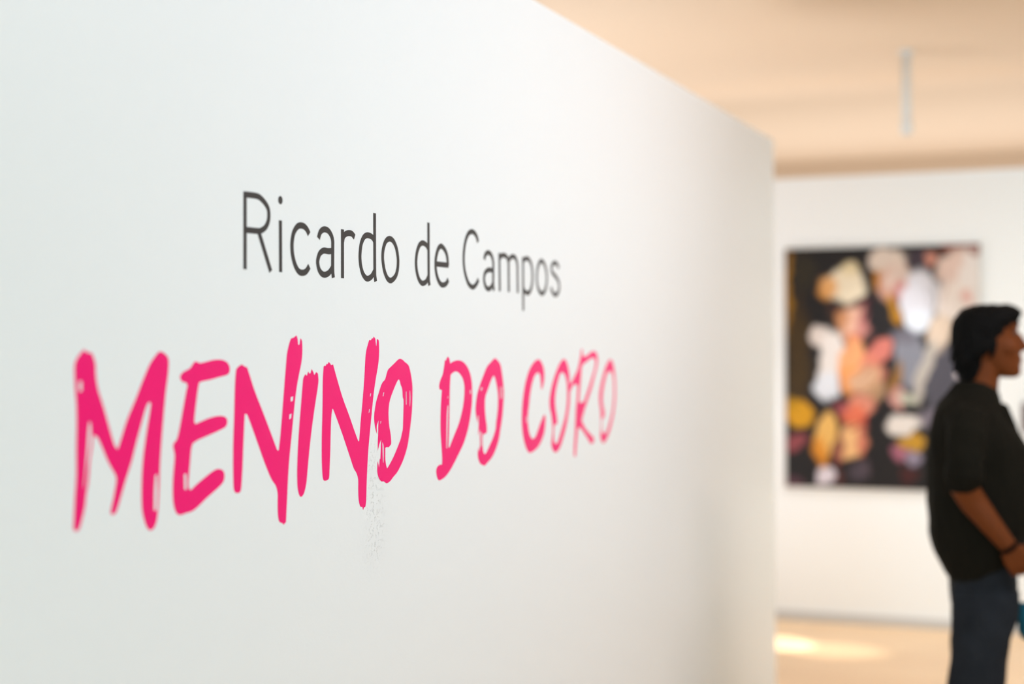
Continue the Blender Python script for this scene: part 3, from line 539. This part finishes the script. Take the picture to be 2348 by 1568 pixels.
def hand(bm, W, d, e, n):
    """five-fingered hand: W wrist, d along the hand, e across it (thumb side), n out of the palm"""
    W, d, e, n = Vector(W), Vector(d).normalized(), Vector(e), Vector(n)
    e = (e - d * e.dot(d)).normalized(); n = d.cross(e) if d.cross(e).dot(n) > 0 else -d.cross(e)
    lens = (0.040, 0.045, 0.042, 0.033)
    for i in range(4):
        off = (1.5 - i) * 0.0185
        k = W + d * (0.082 - 0.004 * abs(i - 1)) + e * off
        tube(bm, [(*(W + e * off * 0.55), 0.014), (*(W + d * 0.045 + e * off * 0.9), 0.0145), (*k, 0.0115)], 10)
        p1 = k + d * lens[i] * 0.75 + n * 0.014
        p2 = p1 - d * 0.002 + n * 0.026
        p3 = p2 - d * 0.020 + n * 0.008
        tube(bm, [(*k, 0.0105), (*p1, 0.0092), (*p2, 0.0084), (*p3, 0.0072)], 10)
    b = W + d * 0.022 + e * 0.022
    tube(bm, [(*b, 0.0135), (*(b + d * 0.028 + e * 0.022 + n * 0.012), 0.0115),
              (*(b + d * 0.052 + e * 0.020 + n * 0.030), 0.0095), (*(b + d * 0.066 + e * 0.010 + n * 0.042), 0.008)], 10)

# body: head, neck, trunk, arms and hands in one skin
bm = bmesh.new()
loft(bm, [(1.404, 0.068, 0.108, 0.018), (1.412, 0.040, 0.120, 0.034), (1.43, 0.01, 0.124, 0.046), (1.452, -0.02, 0.120, 0.055),
          (1.472, -0.045, 0.122, 0.061), (1.49, -0.065, 0.121, 0.066), (1.51, -0.076, 0.119, 0.070), (1.535, -0.083, 0.114, 0.073),
          (1.555, -0.086, 0.113, 0.075), (1.58, -0.084, 0.117, 0.077), (1.60, -0.076, 0.112, 0.073), (1.618, -0.055, 0.092, 0.060),
          (1.628, -0.02, 0.06, 0.035)], 32, 2.15)
tube(bm, [(0.112, 0, 1.545, 0.010), (0.126, 0, 1.52, 0.012), (0.134, 0, 1.502, 0.014)], 12)        # nose
tube(bm, [(0.116, 0.012, 1.497, 0.010), (0.124, 0, 1.497, 0.011), (0.116, -0.012, 1.497, 0.010)], 10)  # nostrils
tube(bm, [(0.112, 0.020, 1.466, 0.006), (0.122, 0, 1.468, 0.008), (0.112, -0.020, 1.466, 0.006)], 10)  # upper lip
tube(bm, [(0.110, 0.018, 1.455, 0.007), (0.120, 0, 1.454, 0.008), (0.110, -0.018, 1.455, 0.007)], 10)  # lower lip
ball(bm, (0.108, 0, 1.424), (0.016, 0.018, 0.014))
for s in (-1, 1):
    ball(bm, (0.098, s * 0.034, 1.572), (0.018, 0.026, 0.009))           # brow ridge
    ball(bm, (0.078, s * 0.040, 1.502), (0.034, 0.026, 0.030))           # cheekbone
    ball(bm, (0.004, s * 0.074, 1.515), (0.014, 0.010, 0.030))           # ear
loft(bm, [(1.30, -0.07, 0.05, 0.075), (1.36, -0.062, 0.052, 0.060), (1.40, -0.052, 0.055, 0.055), (1.44, -0.045, 0.062, 0.055), (1.48, -0.05, 0.06, 0.055)])
loft(bm, [(0.72, -0.10, 0.09, 0.13), (0.85, -0.12, 0.11, 0.145), (1.0, -0.12, 0.12, 0.14), (1.15, -0.13, 0.11, 0.155), (1.25, -0.12, 0.08, 0.165), (1.32, -0.09, 0.05, 0.10)])
for s in (-1, 1):
    tube(bm, [(-0.04, s * 0.15, 1.275, 0.048), (-0.05, s * 0.205, 1.17, 0.043), (-0.060, s * 0.225, 1.065, 0.040)])
RW = (0.074, -0.200, 0.880); LW = (0.105, 0.125, 0.880)
tube(bm, [(-0.062, -0.225, 1.07, 0.044), (-0.030, -0.205, 1.015, 0.043), (0.02, -0.207, 0.95, 0.035), (*RW, 0.027)], 16, 0.85)
tube(bm, [(-0.062, 0.225, 1.07, 0.044), (-0.020, 0.20, 1.015, 0.043), (0.04, 0.165, 0.95, 0.035), (*LW, 0.027)], 16, 0.85)
hand(bm, RW, (0.45, 0.30, -0.80), (0.8, 0.1, 0.5), (0.2, 0.9, 0.3))
hand(bm, LW, (0.40, -0.45, -0.72), (0.8, -0.1, 0.5), (0.2, -0.9, 0.3))
fuse('body', bm, 0.0042, M_skin, per, 3)
for s in (-1, 1):
    bm = bmesh.new(); ball(bm, (0.1020, s * 0.031, 1.549), (0.011, 0.012, 0.006)); obj('eye', bm, mat('eye_white', (0.06, 0.04, 0.035, 1), 0.3), per, True)
    bm = bmesh.new(); tube(bm, [(0.117, s * 0.016, 1.578, 0.0035), (0.113, s * 0.034, 1.583, 0.004), (0.098, s * 0.052, 1.577, 0.003)], 8); obj('eyebrow', bm, M_hair, per, True)

# hair
bm = bmesh.new()
loft(bm, [(1.392, -0.070, 0.0, 0.050), (1.41, -0.073, 0.010, 0.058), (1.44, -0.083, 0.014, 0.070), (1.465, -0.090, 0.012, 0.079),
          (1.485, -0.094, 0.010, 0.083), (1.50, -0.096, 0.045, 0.086), (1.515, -0.098, 0.066, 0.087), (1.54, -0.098, 0.084, 0.087),
          (1.57, -0.095, 0.102, 0.086), (1.595, -0.088, 0.120, 0.083), (1.615, -0.074, 0.128, 0.077), (1.632, -0.052, 0.116, 0.062),
          (1.643, -0.02, 0.085, 0.035)], 40, 2.4)
for k in range(26):                                                       # tousled locks
    a = random.uniform(-1, 1); b = random.uniform(0, 1)
    u = -0.05 + 0.15 * b; v = a * 0.055; z = 1.628 - 0.5 * v * v * 10 - 0.10 * max(0, 0.25 - b)
    tube(bm, [(u - 0.02, v, z - 0.006, 0.012), (u, v * 1.05, z + 0.002, 0.011), (u + 0.022, v * 1.1, z - 0.002, 0.007)], 8)
for k in range(20):
    z = random.uniform(1.42, 1.58); s = random.choice((-1, 1)); u = random.uniform(-0.09, -0.03 if z < 1.49 else 0.04)
    v = s * (0.084 if u > -0.06 else 0.06) * (1 - max(0, 1.5 - z) * 3)
    tube(bm, [(u + 0.006, v * 0.96, z + 0.02, 0.009), (u, v, z, 0.010), (u - 0.004, v * 0.95, z - 0.024, 0.006)], 8)
fuse('hair', bm, 0.005, M_hair, per, 1, 0.004, 60)

# jacket
bm = bmesh.new()
loft(bm, [(0.722, -0.093, 0.12, 0.165, 0, 0.50), (0.77, -0.122, 0.14, 0.178, 0, 0.42), (0.83, -0.152, 0.155, 0.185, 0, 0.30), (0.90, -0.170, 0.165, 0.188, 0, 0.15),
          (1.00, -0.174, 0.178, 0.185), (1.10, -0.174, 0.175, 0.185), (1.18, -0.172, 0.145, 0.19), (1.24, -0.164, 0.105, 0.19),
          (1.285, -0.152, 0.078, 0.18), (1.32, -0.136, 0.064, 0.14), (1.35, -0.110, 0.056, 0.095), (1.375, -0.094, 0.046, 0.072), (1.392, -0.086, 0.03, 0.066)], 36, 2.2)
for s in (-1, 1):
    tube(bm, [(-0.045, s * 0.150, 1.275, 0.066), (-0.050, s * 0.200, 1.22, 0.064), (-0.055, s * 0.225, 1.14, 0.060), (-0.058, s * 0.230, 1.09, 0.062)], 18)
    for q in range(3):                                                    # bunched sleeve folds
        z = 1.125 - 0.026 * q
        tube(bm, [(-0.098, s * 0.232, z - 0.006, 0.020), (-0.058, s * 0.262, z, 0.022), (-0.016, s * 0.236, z + 0.010, 0.020)], 10)
    tube(bm, [(0.150, s * 0.03, 1.10, 0.014), (0.105, s * 0.04, 1.22, 0.014), (0.068, s * 0.055, 1.31, 0.014)], 10)   # lapels
fuse('jacket', bm, 0.008, M_jacket, per, 3, 0.006, 16)

# jeans
bm = bmesh.new()
loft(bm, [(0.66, -0.100, 0.105, 0.15), (0.74, -0.108, 0.105, 0.16), (0.82, -0.105, 0.10, 0.15)], 30, 2.4)
for s, off in ((-1, 0.0), (1, 0.012)):
    loft(bm, [(0.055, -0.085 + off, 0.05 + off, 0.062, s * 0.095), (0.12, -0.085 + off, 0.04 + off, 0.060, s * 0.095), (0.25, -0.114 + off, 0.045 + off, 0.070, s * 0.095),
              (0.40, -0.110 + off, 0.062, 0.078, s * 0.092), (0.50, -0.100, 0.070, 0.082, s * 0.090), (0.57, -0.100, 0.082, 0.086, s * 0.088),
              (0.64, -0.100, 0.110, 0.088, s * 0.084), (0.72, -0.102, 0.112, 0.085, s * 0.08)], 26, 2.3)
fuse('jeans', bm, 0.008, M_jeans, per, 2, 0.009, 13)
for s in (-1, 1):
    bm = bmesh.new()
    loft(bm, [(0.0, -0.09, 0.17, 0.042, s * 0.095), (0.022, -0.095, 0.178, 0.046, s * 0.095), (0.05, -0.09, 0.15, 0.044, s * 0.095), (0.075, -0.085, 0.07, 0.042, s * 0.095), (0.10, -0.08, 0.03, 0.04, s * 0.095)], 24, 2.5)
    obj('shoe', bm, M_shoe, per, True)
# bracelet on the near wrist
bm = bmesh.new(); ax = (Vector((0.45, 0.30, -0.80)) + Vector((0.6, 0.05, -0.75))).normalized()
a_ = ax.cross(Vector((0, 0, 1))).normalized(); b_ = ax.cross(a_); cc = Vector(RW) + ax * 0.004
rings = []
for i in range(28):
    t = 2 * PI * i / 28; rad = a_ * math.cos(t) + b_ * math.sin(t)
    rings.append([bm.verts.new(cc + rad * (0.029 + 0.004 * math.cos(2 * PI * k / 8)) + ax * 0.008 * math.sin(2 * PI * k / 8)) for k in range(8)])
for i in range(28):
    for k in range(8): bm.faces.new((rings[i][k], rings[(i + 1) % 28][k], rings[(i + 1) % 28][(k + 1) % 8], rings[i][(k + 1) % 8]))
br = obj('bracelet', bm, mat('dark_bracelet', (0.008, 0.004, 0.003, 1), 0.8, 0.05), per, True)

# ------------------------------------------------------------------ teal bag held in both hands
bag = empty('handbag', (-0.4507, 5.2115, 0.0), math.radians(6))
tag(bag, 'small teal bag hanging from the person\'s hands in front of the thigh', 'bag')
M_teal = mat('teal_bag_leather', srgb(18, 92, 112), 0.5, 0.4, noise_amt=0.15, nscale=20)
bm = bmesh.new()
rows = []
for z, u0, u1, hv in ((0.560, 0.136, 0.324, 0.020), (0.552, 0.121, 0.336, 0.032), (0.575, 0.110, 0.348, 0.038), (0.62, 0.108, 0.346, 0.038), (0.655, 0.112, 0.340, 0.032), (0.668, 0.118, 0.334, 0.022)):
    rows.append((z, u0, u1, hv, 0.034, -0.10 if z < 0.6 else 0.0))
loft(bm, rows, 36, 4.0)
obj('bag_body', bm, M_teal, bag, True)
for dv in (-0.020, 0.020):
    bm = bmesh.new()
    ctrl = [(0.160, 0.034 + dv, 0.650), (0.156, 0.040 + dv, 0.71), (0.150, 0.060 + dv * 0.5, 0.765), (0.160, 0.076 + dv * 0.2, 0.795), (0.190, 0.072 + dv * 0.2, 0.792),
            (0.235, 0.056 + dv * 0.5, 0.750), (0.278, 0.040 + dv, 0.70), (0.296, 0.034 + dv, 0.650)]
    uz = smooth_path([(p[0], p[2], 0) for p in ctrl], False, 4); vz = smooth_path([(p[1], p[2], 0) for p in ctrl], False, 4)
    tube(bm, [(p[0], q[0], p[1], 0.0055) for p, q in zip(uz, vz)], 10)
    obj('handle', bm, M_teal, bag, True)
bm = bmesh.new(); add_box(bm, 0.135, 0.318, 0.030, 0.038, 0.664, 0.672); obj('zip', bm, mat('brass_zip', (0.5, 0.4, 0.2, 1), 0.4, metallic=1.0), bag)
